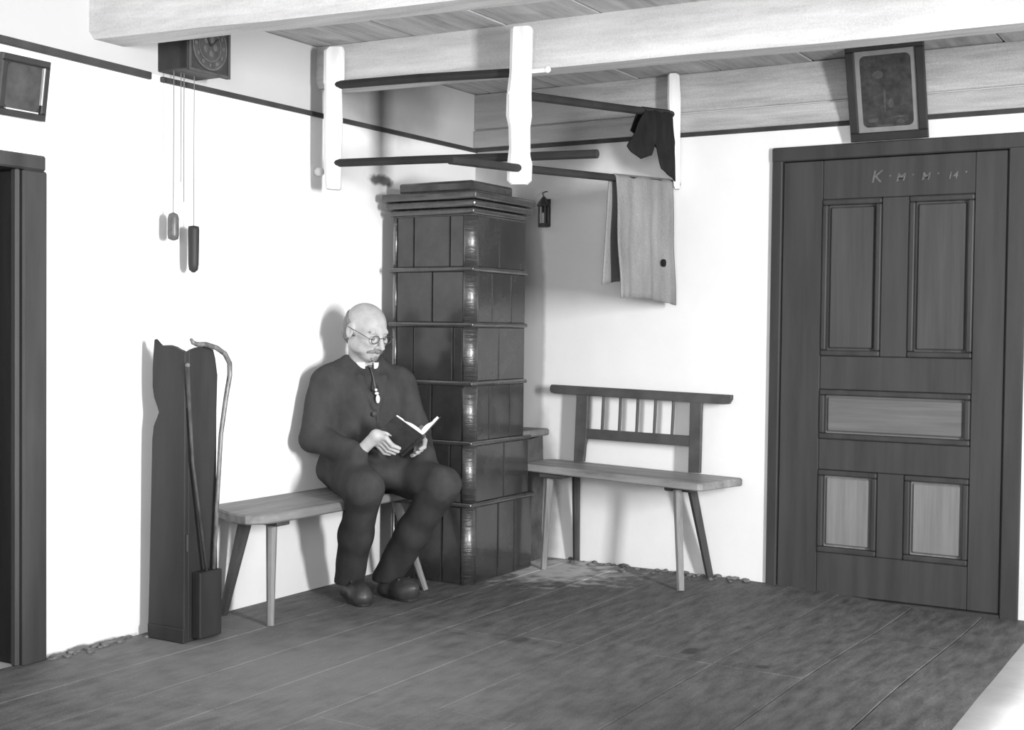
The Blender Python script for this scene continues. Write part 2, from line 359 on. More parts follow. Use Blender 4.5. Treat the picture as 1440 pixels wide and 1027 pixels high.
# chalk writing over the upper panels
bm = B()
def text(s, x, z, size, shear=0.2):
    c = D.curves.new('t', 'FONT'); c.body = s; c.size = size; c.extrude = 0.0006; c.shear = shear; c.offset = 0.0002; c.align_x = 'CENTER'
    t = D.objects.new('t', c); col.objects.link(t)
    dg = bpy.context.evaluated_depsgraph_get(); me = D.meshes.new_from_object(t.evaluated_get(dg))
    me.transform(Matrix.Translation((x, LY - 0.001, z)) @ Matrix.Rotation(math.pi / 2, 4, 'X')); bm.from_mesh(me)
    D.objects.remove(t); D.curves.remove(c); D.meshes.remove(me)
for s, x, sz in (('K', 2.003, 0.072), ('\u00b7', 2.056, 0.06), ('M', 2.103, 0.05), ('\u00b7', 2.150, 0.06), ('M', 2.205, 0.045), ('\u00b7', 2.252, 0.06), ('14', 2.312, 0.042), ('\u00b7', 2.362, 0.06)):
    text(s, x, 1.738 if s != '\u00b7' else 1.742, sz)
part('chalk_writing', bm, chalk, d1)

# ------------------------------------------------------------------ left door
d2 = struct(thing('door_2', 'low dark door in its frame at the left edge', 'door', (0, -3.1, 0)))
del d2['category']
part('jamb', bx((-0.19, -2.70, -0.004), (0.018, -2.605, 1.60), 0.006), darkpaint, d2)
part('jamb', bx((-0.19, -3.56, -0.004), (0.018, -3.47, 1.60), 0.006), darkpaint, d2)
part('lintel', bx((-0.19, -3.56, 1.60), (0.02, -2.612, 1.65), 0.006), darkpaint, d2)
part('bead', bx((-0.02, -2.72, 0.0), (0.006, -2.702, 1.60), 0.004), panel_hi, d2)
for k in range(4):
    y = -3.468 + k * 0.19
    part('board', bx((-0.13, y, 0.006), (-0.10, y + 0.186, 1.598), 0.004), blackwood, d2)

# ------------------------------------------------------------------ tiled stove
st = thing('tiled_stove', 'tall dark glazed tiled stove standing in the corner beside the seated man', 'stove', (0.30, -0.6, 0))
SX0, SX1, SYF = 0.088, 0.518, -0.822
courses = [(0.0, 0.345, -0.290, [0.235, 0.372], [-0.59, -0.45]), (0.345, 0.611, -0.325, [0.275, 0.41], [-0.545]),
           (0.611, 0.869, -0.372, [0.31], [-0.676, -0.50]), (0.869, 1.121, -0.372, [0.21, 0.42], [-0.60]),
           (1.121, 1.36, -0.372, [0.31], [-0.66, -0.5]), (1.36, 1.60, -0.372, [0.21, 0.40], [-0.60])]
bm = B()
for z0, z1, yb, a, b in courses: box(bm, (SX0 + 0.012, SYF + 0.012, z0), (SX1 - 0.012, yb - 0.002, z1))
part('core', bm, grout, st)
CRAD = 0.045
for ci, (z0, z1, yb, fs, ss) in enumerate(courses):
    g = 0.003; zb, zt = z0 + (0.004 if ci == 0 else 0.010), z1 - 0.010
    cuts = [SX0 + 0.03] + fs + [SX1 - CRAD]
    for a, b in zip(cuts, cuts[1:]):
        bm = bx((a + g, SYF + random.uniform(0, 0.002), zb), (b - g, SYF + 0.02, zt), 0.004, 2); part('tile', bm, glaze, st)
    cuts = [SYF + CRAD] + ss + [yb]
    for a, b in zip(cuts, cuts[1:]):
        bm = bx((SX1 - 0.02, a + g, zb), (SX1 - random.uniform(0, 0.002), b - g, zt), 0.004, 2); part('tile', bm, glaze, st)
    for xc, sg in ((SX1, 1), (SX0, -1)):            # rounded corner tiles
        r = CRAD if sg > 0 else 0.028
        cx, cy = xc - sg * r, SYF + r
        pts = [(cx, cy, zb)] + [(cx + sg * (r + 0.002) * math.sin(t), cy - (r + 0.002) * math.cos(t), zb) for t in [math.pi / 2 * k / 10 for k in range(11)]]
        bm = prism(B(), pts, (0, 0, zt - zb)); 
        o = part('corner_tile', bm, glaze_corner, st, smooth=False)
        for p in o.data.polygons: p.use_smooth = abs(p.normal.z) < 0.5
    cuts = [SYF + 0.03] + ss + [yb]                  # the side towards the wall
    for a, b in zip(cuts, cuts[1:]):
        part('tile', bx((SX0, a + g, zb), (SX0 + 0.02, b - g, zt), 0.004), glaze, st)
    part('tile', bx((SX0 + 0.01, yb - 0.005, zb), (SX1 - 0.01, yb + 0.006, zt), 0.004), glaze, st)
    if ci < 5:
        part('band', bx((SX0 - 0.010, SYF - 0.010, z1 - 0.010), (SX1 + 0.010, yb + 0.010, z1 + 0.010), 0.009, 3), glaze_side, st)
for k, (e, z0, z1) in enumerate(((0.008, 1.595, 1.622), (0.022, 1.624, 1.655), (0.034, 1.657, 1.692))):
    part('cornice', bx((SX0 - e, SYF - e, z0), (SX1 + e, -0.372 + e, z1), 0.012, 3), glaze_side, st)
part('crown', bx((SX0 + 0.025, SYF + 0.02, 1.692), (SX1 - 0.02, -0.46, 1.742), 0.012, 2), glaze_side, st)
part('flue_block', rough(subdiv(bx((0.16, -0.285, 0.0), (0.435, -0.045, 0.585)), 3), 0.012, 7), masonry, st)
part('slab', bx((0.12, -0.318, 0.595), (0.462, -0.031, 0.628), 0.008), slabstone, st)

# ------------------------------------------------------------------ drying rack hung from the beam
rk = thing('drying_rack', 'hanging rack of dark rods between three whitewashed posts above the stove', 'drying rack', (1.0, -1.27, 2.1))
def whittled(prof, cxy, axis, thick, m, name='post'):
    """prof: (z, half width, shift) ; axis = width direction; irregular flat post"""
    ax = V(axis); n = V((0, 0, 1)).cross(ax); bm = B(); rings = []
    for z, hw, sh in prof:
        c = V((cxy[0], cxy[1], z)) + ax * sh
        ring = []
        for i, j in ((-1, -0.6), (-0.7, -1), (0.7, -1), (1, -0.6), (1, 0.6), (0.7, 1), (-0.7, 1), (-1, 0.6)):
            ring.append(bm.verts.new(c + ax * (hw * i) + n * (thick / 2 * j)))
        rings.append(ring)
    for a, b in zip(rings, rings[1:]):
        for k in range(8): bm.faces.new((a[k], a[(k + 1) % 8], b[(k + 1) % 8], b[k]))
    bm.faces.new(rings[0]); bm.faces.new(rings[-1][::-1])
    rough(bm, 0.003, 14, 3)
    return part(name, bm, m, rk)
whittled([(2.245, 0.030, 0.005), (2.232, 0.040, 0.0), (2.10, 0.042, 0.0), (2.09, 0.034, -0.004), (1.95, 0.038, -0.003), (1.80, 0.036, -0.004), (1.675, 0.032, -0.002), (1.668, 0.026, -0.002)], (0.135, -1.285), (0.8575, 0.514, 0), 0.045, postwood)
whittled([(2.228, 0.036, 0.004), (2.222, 0.041, 0.004), (2.06, 0.040, 0.002), (1.98, 0.045, -0.004), (1.90, 0.047, -0.002), (1.86, 0.040, -0.001), (1.78, 0.038, 0.001), (1.72, 0.046, 0.002), (1.66, 0.046, 0.001), (1.644, 0.030, 0.001)], (1.018, -1.285), (0.93, 0.36, 0), 0.05, postwood)
whittled([(2.262, 0.018, -0.01), (2.255, 0.026, -0.008), (2.15, 0.030, -0.004), (2.05, 0.026, 0.0), (1.95, 0.022, 0.004), (1.85, 0.021, 0.008), (1.76, 0.016, 0.012), (1.745, 0.010, 0.014)], (1.105, -0.062), (0.93, 0.36, 0), 0.045, postwood)
R = 0.0155
def rod(pts, r=R, m=rodwood, name='rod'): return part(name, tube(B(), pts, r, 10), m, rk)
rod([(0.145, -1.285, 2.092), (0.55, -1.262, 2.088), (1.0, -1.262, 2.068)], 0.017)
rod([(0.145, -1.285, 1.775), (0.6, -1.27, 1.765), (1.02, -1.262, 1.752), (1.33, -1.255, 1.745)], 0.0165)
rod([(1.02, -1.30, 1.977), (1.06, -0.6, 2.035), (1.10, -0.05, 2.082)], 0.0165)
rod([(0.985, -1.70, 1.690), (1.028, -1.27, 1.706), (1.065, -0.6, 1.742), (1.10, -0.05, 1.773)], 0.0155)
rod([(1.05, -1.285, 2.062), (1.115, -1.262, 2.066)], 0.008, postwood, 'peg')
part('peg_knob', ball(B(), (1.12, -1.26, 2.068), 0.013), knobM, rk, True)
part('peg', lathe(B(), (0.0, -1.235, 1.752), [(0.017, 0.0), (0.020, 0.012), (0.018, 0.03), (0.012, 0.036)], 12, (1, 0, 0)), knobM, rk, True)
part('nail', lathe(B(), (0.988, -1.312, 1.985), [(0.010, 0), (0.010, 0.005), (0.004, 0.008)], 10, (-0.36, -0.93, 0)), postwood, rk)

# ------------------------------------------------------------------ cloths on the rack
def drape(name, top, back_drop, front, nu, nv, wave, m, thick=0.004, seed=0.0, back=0.8):
    """sheet over a rod: top(u) point on rod; front(u)->(dy at hem, z of hem); back_drop(u)-> z of rear hem"""
    bm = B(); rows = []
    for i in range(nu + 1):
        u = i / nu; t = V(top(u)); dy, zf = front(u); zb = back_drop(u); r = []
        for j in range(nv + 1):                       # rear hem up to the rod
            v = j / nv; z = zb + (t.z - zb) * v
            r.append(V((t.x - 0.019 - 0.024 * (1 - v) + wave * 0.5 * (1 - v) * math.sin(u * 17 + seed), t.y + dy * back * (1 - v) - 0.015 * back * (1 - v), z)))
        for a in (0.3, 0.6): r.append(t + V((-0.019 * math.cos(a * math.pi), 0, 0.019 * math.sin(a * math.pi))))
        for j in range(nv + 1):
            v = j / nv; z = t.z + (zf - t.z) * v
            w = wave * (0.25 + 0.75 * v)
            r.append(V((t.x + 0.019 + 0.012 * v + w * math.sin(u * 15 + seed + 1.2 * v) + 0.4 * w * math.sin(u * 37 + 2 * v), t.y + dy * v + 0.006 * math.sin(9 * v + seed), z)))
        rows.append([bm.verts.new(p) for p in r])
    for a, b in zip(rows, rows[1:]):
        for k in range(len(a) - 1): bm.faces.new((a[k], a[k + 1], b[k + 1], b[k]))
    bmesh.ops.recalc_face_normals(bm, faces=bm.faces[:])
    bmesh.ops.solidify(bm, geom=bm.faces[:], thickness=thick)
    return part(name, bm, m, None, True, origin=V(top(0.5)))
def rodpt(y): return 1.065 + (y + 0.6) * 0.0636, 1.742 + (y + 0.6) * 0.0564
def towtop(u): y = -0.60 + u * 0.50; x, z = rodpt(y); return (x, y, z + 0.0)
tw = drape('towel', towtop, lambda u: 1.295 + 0.02 * math.sin(u * 5), lambda u: (0.012 + 0.02 * u, 1.240 + 0.010 * math.sin(u * 4) - 0.012 * u), 40, 20, 0.009, towelM, 0.005)
tag(tw, 'grey linen towel with a dark spot hanging from the lower rod', 'towel')
part('spot', lathe(B(), (1.118, -0.20, 1.405), [(0.0, 0), (0.017, 0.001), (0.017, 0.010), (0.010, 0.0125)], 14, (1, 0, 0)), blackcloth, tw)
def rodup(y): return 1.06 + (y + 0.6) * 0.0727, 2.035 + (y + 0.6) * 0.0855
def ragtop(u): y = -0.36 + u * 0.25; x, z = rodup(y); return (x, y, z)
hem = [(-0.185, 1.878), (-0.150, 1.858), (-0.10, 1.840), (-0.04, 1.865), (-0.02, 1.93), (-0.02, 1.90), (0.0, 1.82), (0.02, 1.80), (0.05, 1.79), (0.07, 1.775), (0.085, 1.765)]
def ragfront(u):
    k = min(int(u * 10), 9); t = u * 10 - k; a, b = hem[k], hem[k + 1]; return (a[0] + (b[0] - a[0]) * t, a[1] + (b[1] - a[1]) * t)
rg = drape('black_cloth', ragtop, lambda u: 1.97 - 0.05 * u, ragfront, 30, 12, 0.0045, blackcloth, 0.006, 2.0, 0.1)
tag(rg, 'crumpled black cloth slung over the upper rod beside the far post', 'cloth')

# ------------------------------------------------------------------ wall clock
ck = thing('wall_clock', 'dark wall clock with hanging chains and weights high on the left wall', 'clock', (0.0, -2.02, 2.0))
part('case', bx((0.0, -2.115, 2.012), (0.145, -1.925, 2.215), 0.004), clockM, ck)
part('dial_board', bx((0.146, -2.125, 2.004), (0.160, -1.917, 2.255), 0.004), clockM, ck)
part('hood', bx((0.0, -2.135, 2.216), (0.142, -1.91, 2.235), 0.004), clockM, ck)
def frame_bars(bm, lo, hi, w, x0, x1):
    (y0, z0), (y1, z1) = lo, hi
    for a in ((y0, z0, y1, z0 + w), (y0, z1 - w, y1, z1), (y0, z0 + w, y0 + w, z1 - w), (y1 - w, z0 + w, y1, z1 - w)):
        box(bm, (x0, a[0], a[1]), (x1, a[2], a[3]), 0.0015)
bm = B(); frame_bars(bm, (-2.124, 2.004), (-1.918, 2.254), 0.011, 0.160, 0.166); part('moulding', bm, panel_hi, ck)
part('dial', lathe(B(), (0.160, -2.022, 2.105), [(0.087, 0), (0.087, 0.003), (0.0, 0.004)], 40, (1, 0, 0)), dialM, ck)
bm = B()
for r0, r1 in ((0.080, 0.086), (0.052, 0.056)):
    ring = [[bm.verts.new((0.163 + h, -2.022 + q * math.sin(k * math.pi / 20), 2.105 + q * math.cos(k * math.pi / 20))) for k in range(40)] for q, h in ((r0, 0.0005), (r0, 0.002), (r1, 0.002), (r1, 0.0005))]
    for i in range(4):
        for k in range(40): bm.faces.new((ring[i][k], ring[i][(k + 1) % 40], ring[(i + 1) % 4][(k + 1) % 40], ring[(i + 1) % 4][k]))
part('chapter_ring', bm, dialring, ck)
bm = B()
for k in range(12):
    a = k * math.pi / 6
    p = V((0.1655, -2.022 + 0.068 * math.sin(a), 2.105 + 0.068 * math.cos(a)))
    ball(bm, p, (0.0015, 0.006 + 0.003 * (k % 2), 0.008), 8)
for k in range(5):
    a = k * 1.26 + 0.4; ball(bm, (0.1655, -2.022 + 0.026 * math.sin(a), 2.105 + 0.026 * math.cos(a)), (0.0015, 0.011, 0.013), 8)
part('painted_flowers', bm, dialring, ck)
for a, l in ((0.9, 0.05), (-0.6, 0.068)):
    part('hand', bar(B(), (0.169, -2.022, 2.105), (0.169, -2.022 + l * math.sin(a), 2.105 + l * math.cos(a)), 0.004, 0.002, (0, 1, 0)), blackwood, ck)
for y, zb in ((-2.105, 1.505), (-2.070, 1.62), (-2.055, 1.55), (-2.005, 1.465)):
    part('chain', tube(B(), [(0.07, y, 2.02), (0.07, y, zb)], 0.0016, 5), chainM, ck)
part('weight', lathe(B(), (0.07, -2.105, 1.408), [(0.006, 0), (0.018, 0.006), (0.020, 0.02), (0.020, 0.080), (0.016, 0.094), (0.005, 0.100)], 16), weight1, ck, True)
part('weight', lathe(B(), (0.07, -2.005, 1.298), [(0.005, 0), (0.016, 0.010), (0.019, 0.03), (0.0205, 0.155), (0.019, 0.168), (0.004, 0.171)], 16), blackwood, ck, True)

# ------------------------------------------------------------------ small picture on the left wall
def leaning_frame(name, label, org, wdir, w, h, tilt, fw, depth, m_mount, m_print, mount_w, inner=None):
    """org = bottom left corner on the wall, wdir = direction along the wall, tilt = how far the top leans out"""
    t = thing(name, label, 'picture', org)
    ax = V(wdir); nrm = ax.cross(V((0, 0, 1))); up = (V((0, 0, 1)) * math.sqrt(max(h * h - tilt * tilt, 0)) + nrm * tilt) / h
    nn = ax.cross(up)
    def P(a, b, c): return V(org) + ax * a + up * b + nn * c
    def slab(bm, a0, a1, b0, b1, c0, c1, bev=0.0):
        prism(bm, [P(a0, b0, c0), P(a1, b0, c0), P(a1, b1, c0), P(a0, b1, c0)], nn * (c1 - c0), bev); return bm
    for a0, a1, b0, b1 in ((0, w, 0, fw), (0, w, h - fw, h), (0, fw, fw, h - fw), (w - fw, w, fw, h - fw)):
        part('frame', slab(B(), a0, a1, b0, b1, 0, depth, 0.004), frameM, t)
    part('backing', slab(B(), fw * 0.5, w - fw * 0.5, fw * 0.5, h - fw * 0.5, 0.002, depth * 0.35), frameM, t)
    part('mount', slab(B(), fw - 0.004, w - fw + 0.004, fw - 0.004, h - fw + 0.004, depth * 0.35, depth * 0.45), m_mount, t)
    i = fw + mount_w; r = 0.022
    ol = []
    for cx, cy, a0 in ((w - i - r, h - i - r, 0), (i + r, h - i - r, 90), (i + r, i + r, 180), (w - i - r, i + r, 270)):
        for k in range(5):
            a = math.radians(a0 + 22.5 * k); ol.append(P(cx + r * math.cos(a), cy + r * math.sin(a), depth * 0.45))
    pr = part('print', prism(B(), ol, nn * 0.0012), m_print, t)
    return t, P, nn, slab
pc, P, nn, slab = leaning_frame('picture_frame', 'large black framed print leaning out from the wall above the right door', (1.905, -0.034, 1.91), (1, 0, 0), 0.318, 0.405, 0.125, 0.036, 0.020, matboard, printM, 0.020)
bm = B()
for a, b, c, d in ((0.128, 0.27, 0.045, 0.016), (0.10, 0.085, 0.045, 0.010), (0.205, 0.095, 0.05, 0.004), (0.21, 0.075, 0.03, 0.010), (0.15, 0.16, 0.008, 0.05), (0.175, 0.15, 0.02, 0.02), (0.15, 0.062, 0.07, 0.004)):
    o = [P(a + c * math.cos(k * 0.785) * (0.8 + 0.3 * ((k * 7) % 3) / 2) * 0.6, b + d * math.sin(k * 0.785), 0.0103) for k in range(8)]
    prism(bm, o, nn * 0.0005)
part('faded_figures', bm, figureM, pc)
pl, P, nn, slab = leaning_frame('small_picture', 'small dark framed picture leaning out from the left wall above the low door', (0.003, -2.800, 1.762), (0, 1, 0), 0.182, 0.192, 0.028, 0.022, 0.022, frameM, greypic, 0.003)
bm = B(); slab(bm, 0.028, 0.150, 0.021, 0.025, 0.0075, 0.020); slab(bm, 0.1575, 0.162, 0.05, 0.168, 0.0075, 0.020)
part('bright_rim', bm, brightedge, pl)

# ------------------------------------------------------------------ lantern on the back wall
ln = thing('candle_lantern', 'small black candle lantern hanging on the back wall right of the stove top', 'lantern', (0.415, -0.035, 1.60))
part('base', lathe(B(), (0.415, -0.035, 1.598), [(0.026, 0), (0.028, 0.004), (0.026, 0.016), (0.020, 0.018)], 8), lanternM, ln)
for k in range(4):
    a = math.pi / 4 + k * math.pi / 2
    part('upright', tube(B(), [(0.415 + 0.024 * math.cos(a), -0.035 + 0.024 * math.sin(a), 1.612), (0.415 + 0.024 * math.cos(a), -0.035 + 0.024 * math.sin(a), 1.700)], 0.004, 6), lanternM, ln)
part('roof', lathe(B(), (0.415, -0.035, 1.698), [(0.034, 0), (0.034, 0.006), (0.016, 0.034), (0.008, 0.044), (0.003, 0.048)], 8), lanternM, ln)
part('back_plate', bx((0.392, -0.012, 1.60), (0.438, -0.006, 1.735), 0.001), lanternM, ln)
part('candle', lathe(B(), (0.415, -0.035, 1.614), [(0.009, 0), (0.009, 0.05), (0.004, 0.054)], 10), candleM, ln, True)
part('bail', tube(B(), [(0.415, -0.035, 1.744), (0.405, -0.03, 1.762), (0.41, -0.012, 1.77), (0.415, -0.001, 1.772)], 0.003, 6), lanternM, ln)

# ------------------------------------------------------------------ two-leaf dark wooden stand against the left wall
sc = thing('folding_stand', 'tall black two-leaf wooden stand with a scalloped top against the left wall', 'stand', (0.2, -2.19, 0))
ol = [(0.057, 0.0), (0.232, 0.0), (0.232, 1.012), (0.215, 1.014), (0.198, 1.022), (0.18, 1.031), (0.157, 1.036), (0.13, 1.035), (0.108, 1.030), (0.094, 1.040), (0.083, 1.056), (0.080, 1.052), (0.084, 1.030), (0.078, 0.999), (0.075, 0.95), (0.075, 0.89), (0.080, 0.85), (0.096, 0.817), (0.110, 0.800), (0.097, 0.780), (0.078, 0.750), (0.074, 0.70), (0.068, 0.45), (0.062, 0.2), (0.057, 0.05)]
part('leaf', prism(B(), [(x, -2.205, z) for x, z in ol], (0, 0.018, 0), 0.003), blackwood, sc)
ol = [(-2.186, 0.0), (-2.036, 0.0), (-2.044, 0.25), (-2.052, 0.55), (-2.052, 0.80), (-2.048, 0.93), (-2.056, 0.99), (-2.066, 1.020), (-2.09, 1.029), (-2.119, 1.031), (-2.145, 1.029), (-2.171, 1.022), (-2.186, 1.014)]
part('leaf', prism(B(), [(0.214, y, z) for y, z in ol], (0.018, 0, 0), 0.003), blackwood, sc)
part('stick_box', bx((0.2325, -2.170, 0.012), (0.274, -2.062, 0.245), 0.004), blackwood, sc)
for z in (0.32, 0.82):
    part('hinge', tube(B(), [(0.236, -2.196, z), (0.236, -2.196, z + 0.06)], 0.006, 8), darkpaint, sc)
part('foot_rail', bx((0.06, -2.212, 0.0), (0.236, -2.205, 0.05), 0.002), blackwood, sc)
# walking cane hooked over the stand and a thin stick
cn = part('walking_cane', tube(B(), [(0.245, -2.192, 1.060), (0.248, -2.184, 1.046), (0.25, -2.165, 1.040), (0.25, -2.126, 1.040), (0.252, -2.075, 1.028), (0.255, -2.035, 1.006), (0.258, -2.014, 0.972), (0.258, -2.013, 0.93), (0.256, -2.03, 0.848), (0.254, -2.052, 0.72), (0.252, -2.066, 0.5), (0.252, -2.082, 0.245)],
     [0.005, 0.008, 0.009, 0.0095, 0.0095, 0.0095, 0.0095, 0.0095, 0.009, 0.0085, 0.008, 0.007], 10), caneM, None, True, origin=(0.252, -2.082, 0.245))
tag(cn, 'walking cane with a crooked handle standing at the right side of the black stand', 'cane')
sk = part('thin_stick', tube(B(), [(0.243, -2.205, 0.966), (0.25, -2.185, 0.63), (0.262, -2.128, 0.246)], [0.008, 0.0055, 0.0055], 8), stickM, None, True, origin=(0.262, -2.128, 0.246))
tag(sk, 'thin straight stick standing in the box of the black stand, left of the cane', 'stick')
part('tip', ball(B(), (0.244, -2.205, 0.968), 0.009, 10), chainM, sk, True)

# ------------------------------------------------------------------ plain bench the man sits on
b1 = thing('plain_bench', 'plain low wooden bench along the left wall under the seated man', 'bench', (0.19, -1.4, 0))
SZ = 0.425
ol = [(0.012, -1.86), (0.22, -1.965), (0.30, -1.975), (0.345, -1.93), (0.360, -1.86), (0.365, -0.93), (0.355, -0.88), (0.012, -0.88)]
part('seat', prism(B(), [(x, y, SZ - 0.036) for x, y in ol], (0, 0, 0.036), 0.006), seatwood, b1)
for y in (-1.80, -1.02):
    part('cleat', bx((0.05, y - 0.035, SZ - 0.056), (0.33, y + 0.035, SZ - 0.0365), 0.004), darkleg, b1)
part('leg', tube(B(), [(0.27, -1.80, SZ - 0.05), (0.30, -1.838, 0.0)], [0.021, 0.014], 8), legwood, b1)
part('leg', tube(B(), [(0.15, -1.81, SZ - 0.05), (0.028, -1.80, 0.0)], [0.026, 0.017], 8), darkleg, b1)
part('leg', tube(B(), [(0.27, -1.02, SZ - 0.05), (0.405, -0.988, 0.0)], [0.021, 0.013], 8), legwood, b1)
part('leg', tube(B(), [(0.10, -1.02, SZ - 0.05), (0.03, -0.97, 0.0)], [0.022, 0.015], 8), darkleg, b1)

# ------------------------------------------------------------------ bench with spindle back
b2 = thing('back_bench', 'dark wooden bench with a spindle back against the white back wall', 'bench', (0.95, -0.2, 0))
def sz(x): return 0.486 - (x - 0.5) * 0.022          # the old seat slopes a little
ol = [(0.50, -0.300), (0.53, -0.335), (1.36, -0.39), (1.42, -0.375), (1.50, -0.14), (1.475, -0.085), (0.485, -0.060), (0.455, -0.10)]
ol = [(0.475, -0.295), (0.50, -0.325), (1.385, -0.405), (1.405, -0.395), (1.468, -0.100), (1.455, -0.085), (0.505, -0.045), (0.475, -0.08)]
part('seat', prism(B(), [(x, y, sz(x) - 0.036) for x, y in ol], (0, 0, 0.034), 0.005), seatwood_x, b2)
for x in (0.63, 1.255):
    z = sz(x) - 0.037
    part('cleat', prism(B(), [(x - 0.06, -0.32, z - 0.022), (x + 0.06, -0.32, z - 0.022), (x + 0.06, -0.09, z - 0.022), (x - 0.06, -0.09, z - 0.022)], (0, 0, 0.022), 0.005), darkleg, b2)
part('leg', tube(B(), [(0.60, -0.275, sz(0.6) - 0.05), (0.588, -0.30, 0.0)], [0.021, 0.015], 8), legwood, b2)
part('leg', tube(B(), [(1.262, -0.33, sz(1.26) - 0.05), (1.312, -0.395, 0.0)], [0.021, 0.0165], 8), legwood, b2)
part('leg', tube(B(), [(0.645, -0.10, sz(0.64) - 0.05), (0.615, -0.03, 0.0)], [0.021, 0.017], 8), darkleg, b2)
part('leg', tube(B(), [(1.232, -0.11, sz(1.24) - 0.05), (1.302, -0.045, 0.0)], [0.023, 0.018], 8), darkleg, b2)
YB = -0.08
def rz(x, a, b): return a + (b - a) * (x - 0.493) / 0.915
part('post', prism(B(), [(0.625, YB + 0.012, 0.484), (0.678, YB + 0.012, 0.484), (0.680, YB + 0.012, 0.56), (0.692, YB + 0.012, 0.592), (0.697, YB + 0.012, 0.80), (0.636, YB + 0.012, 0.80)], (0, -0.024, 0), 0.003), benchwood, b2)
part('post', prism(B(), [(1.208, YB + 0.012, 0.470), (1.264, YB + 0.012, 0.470), (1.268, YB + 0.012, 0.79), (1.212, YB + 0.012, 0.79)], (0, -0.024, 0), 0.003), benchwood, b2)
ol = [(0.493, 0.830), (0.500, 0.842), (1.408, 0.825), (1.408, 0.806), (1.395, 0.785), (1.37, 0.783), (0.52, 0.801), (0.50, 0.805), (0.493, 0.815)]
part('crest_rail', prism(B(), [(x, YB + 0.016, z) for x, z in ol], (0, -0.032, 0), 0.004), benchwood, b2)
part('lower_rail', prism(B(), [(0.66, YB + 0.011, 0.641), (1.24, YB + 0.011, 0.634), (1.24, YB + 0.011, 0.587), (0.66, YB + 0.011, 0.595)], (0, -0.022, 0), 0.003), benchwood, b2)
for k in range(5):
    x = 0.772 + k * 0.0885
    part('spindle', tube(B(), [(x - 0.004, YB, 0.632), (x, YB, 0.72), (x + 0.002, YB, 0.80)], [0.007, 0.0078, 0.007], 8), benchwood, b2)

# ------------------------------------------------------------------ table in the right foreground
tb = thing('table', 'wooden table at the lower right corner of the room', 'table', (3.7, -3.6, 0))
TX0, TX1, TY0, TY1 = 3.235, 4.15, -4.62, -2.55
part('top', bx((TX0, TY0, 0.715), (TX1, TY1, 0.745), 0.004), tablewood, tb)
bm = B()
for a in ((TX0 + 0.06, TY0 + 0.06, TX1 - 0.06, TY0 + 0.085), (TX0 + 0.06, TY1 - 0.085, TX1 - 0.06, TY1 - 0.06), (TX0 + 0.06, TY0 + 0.085, TX0 + 0.085, TY1 - 0.085), (TX1 - 0.085, TY0 + 0.085, TX1 - 0.06, TY1 - 0.085)):
    box(bm, (a[0], a[1], 0.615), (a[2], a[3], 0.714))
part('apron', bm, tablewood, tb)
for x in (TX0 + 0.04, TX1 - 0.10):
    for y in (TY0 + 0.04, TY1 - 0.10):
        part('leg', bar(B(), (x + 0.03, y + 0.03, 0.0), (x + 0.03, y + 0.03, 0.712), 0.045, 0.045, (1, 0, 0), 0.065, 0.065), tablewood, tb)
bm = B(); nx, ny = 24, 50; g = []
for i in range(nx + 1):
    for j in range(ny + 1):
        x = TX0 - 0.008 + (TX1 - TX0 + 0.016) * i / nx; y = TY0 - 0.008 + (TY1 - TY0 + 0.016) * j / ny
        g.append(bm.verts.new((x, y, 0.7555 + 0.003 * mnoise.noise(V((x * 3.5, y * 3.5, 1))) + 0.0012 * mnoise.noise(V((x * 12, y * 12, 5))))))
for i in range(nx):
    for j in range(ny): bm.faces.new((g[i * (ny + 1) + j], g[(i + 1) * (ny + 1) + j], g[(i + 1) * (ny + 1) + j + 1], g[i * (ny + 1) + j + 1]))
bmesh.ops.recalc_face_normals(bm, faces=bm.faces[:])
if bm.faces[0].normal.z < 0: bmesh.ops.reverse_faces(bm, faces=bm.faces[:])
r = bmesh.ops.extrude_edge_only(bm, edges=[e for e in bm.edges if e.is_boundary])
for v in r['geom']:
    if isinstance(v, bmesh.types.BMVert): v.co.z = 0.735
tc = tag(part('tablecloth', bm, clothM, None, True, origin=(3.69, -3.5, 0.75)), 'pale creased cloth covering the table in the lower right corner', 'tablecloth')

# ------------------------------------------------------------------ plaster crumbs along the wall foot
bm = B()
for k in range(60):
    x = random.uniform(0.55, 1.5); y = -abs(random.gauss(0, 0.05)) - 0.01
    s = random.uniform(0.004, 0.013)
    bmesh.ops.create_icosphere(bm, subdivisions=1, radius=1, matrix=Matrix.Translation((x, y, s * 0.3)) @ Matrix.Rotation(k, 4, 'Z') @ Matrix.Diagonal((s * random.uniform(1, 2.4), s * random.uniform(0.8, 1.6), s * 0.8, 1)))
for k in range(40):
    y = random.uniform(-2.6, -2.2); s = random.uniform(0.004, 0.012)
    bmesh.ops.create_icosphere(bm, subdivisions=1, radius=1, matrix=Matrix.Translation((abs(random.gauss(0, 0.02)) + 0.008, y, s * 0.3)) @ Matrix.Diagonal((s, s * 1.8, s * 0.8, 1)))
cb = tag(part('plaster_crumbs', bm, slabstone, None), 'loose grey plaster crumbs along the foot of the walls', 'crumbs'); cb['kind'] = 'stuff'

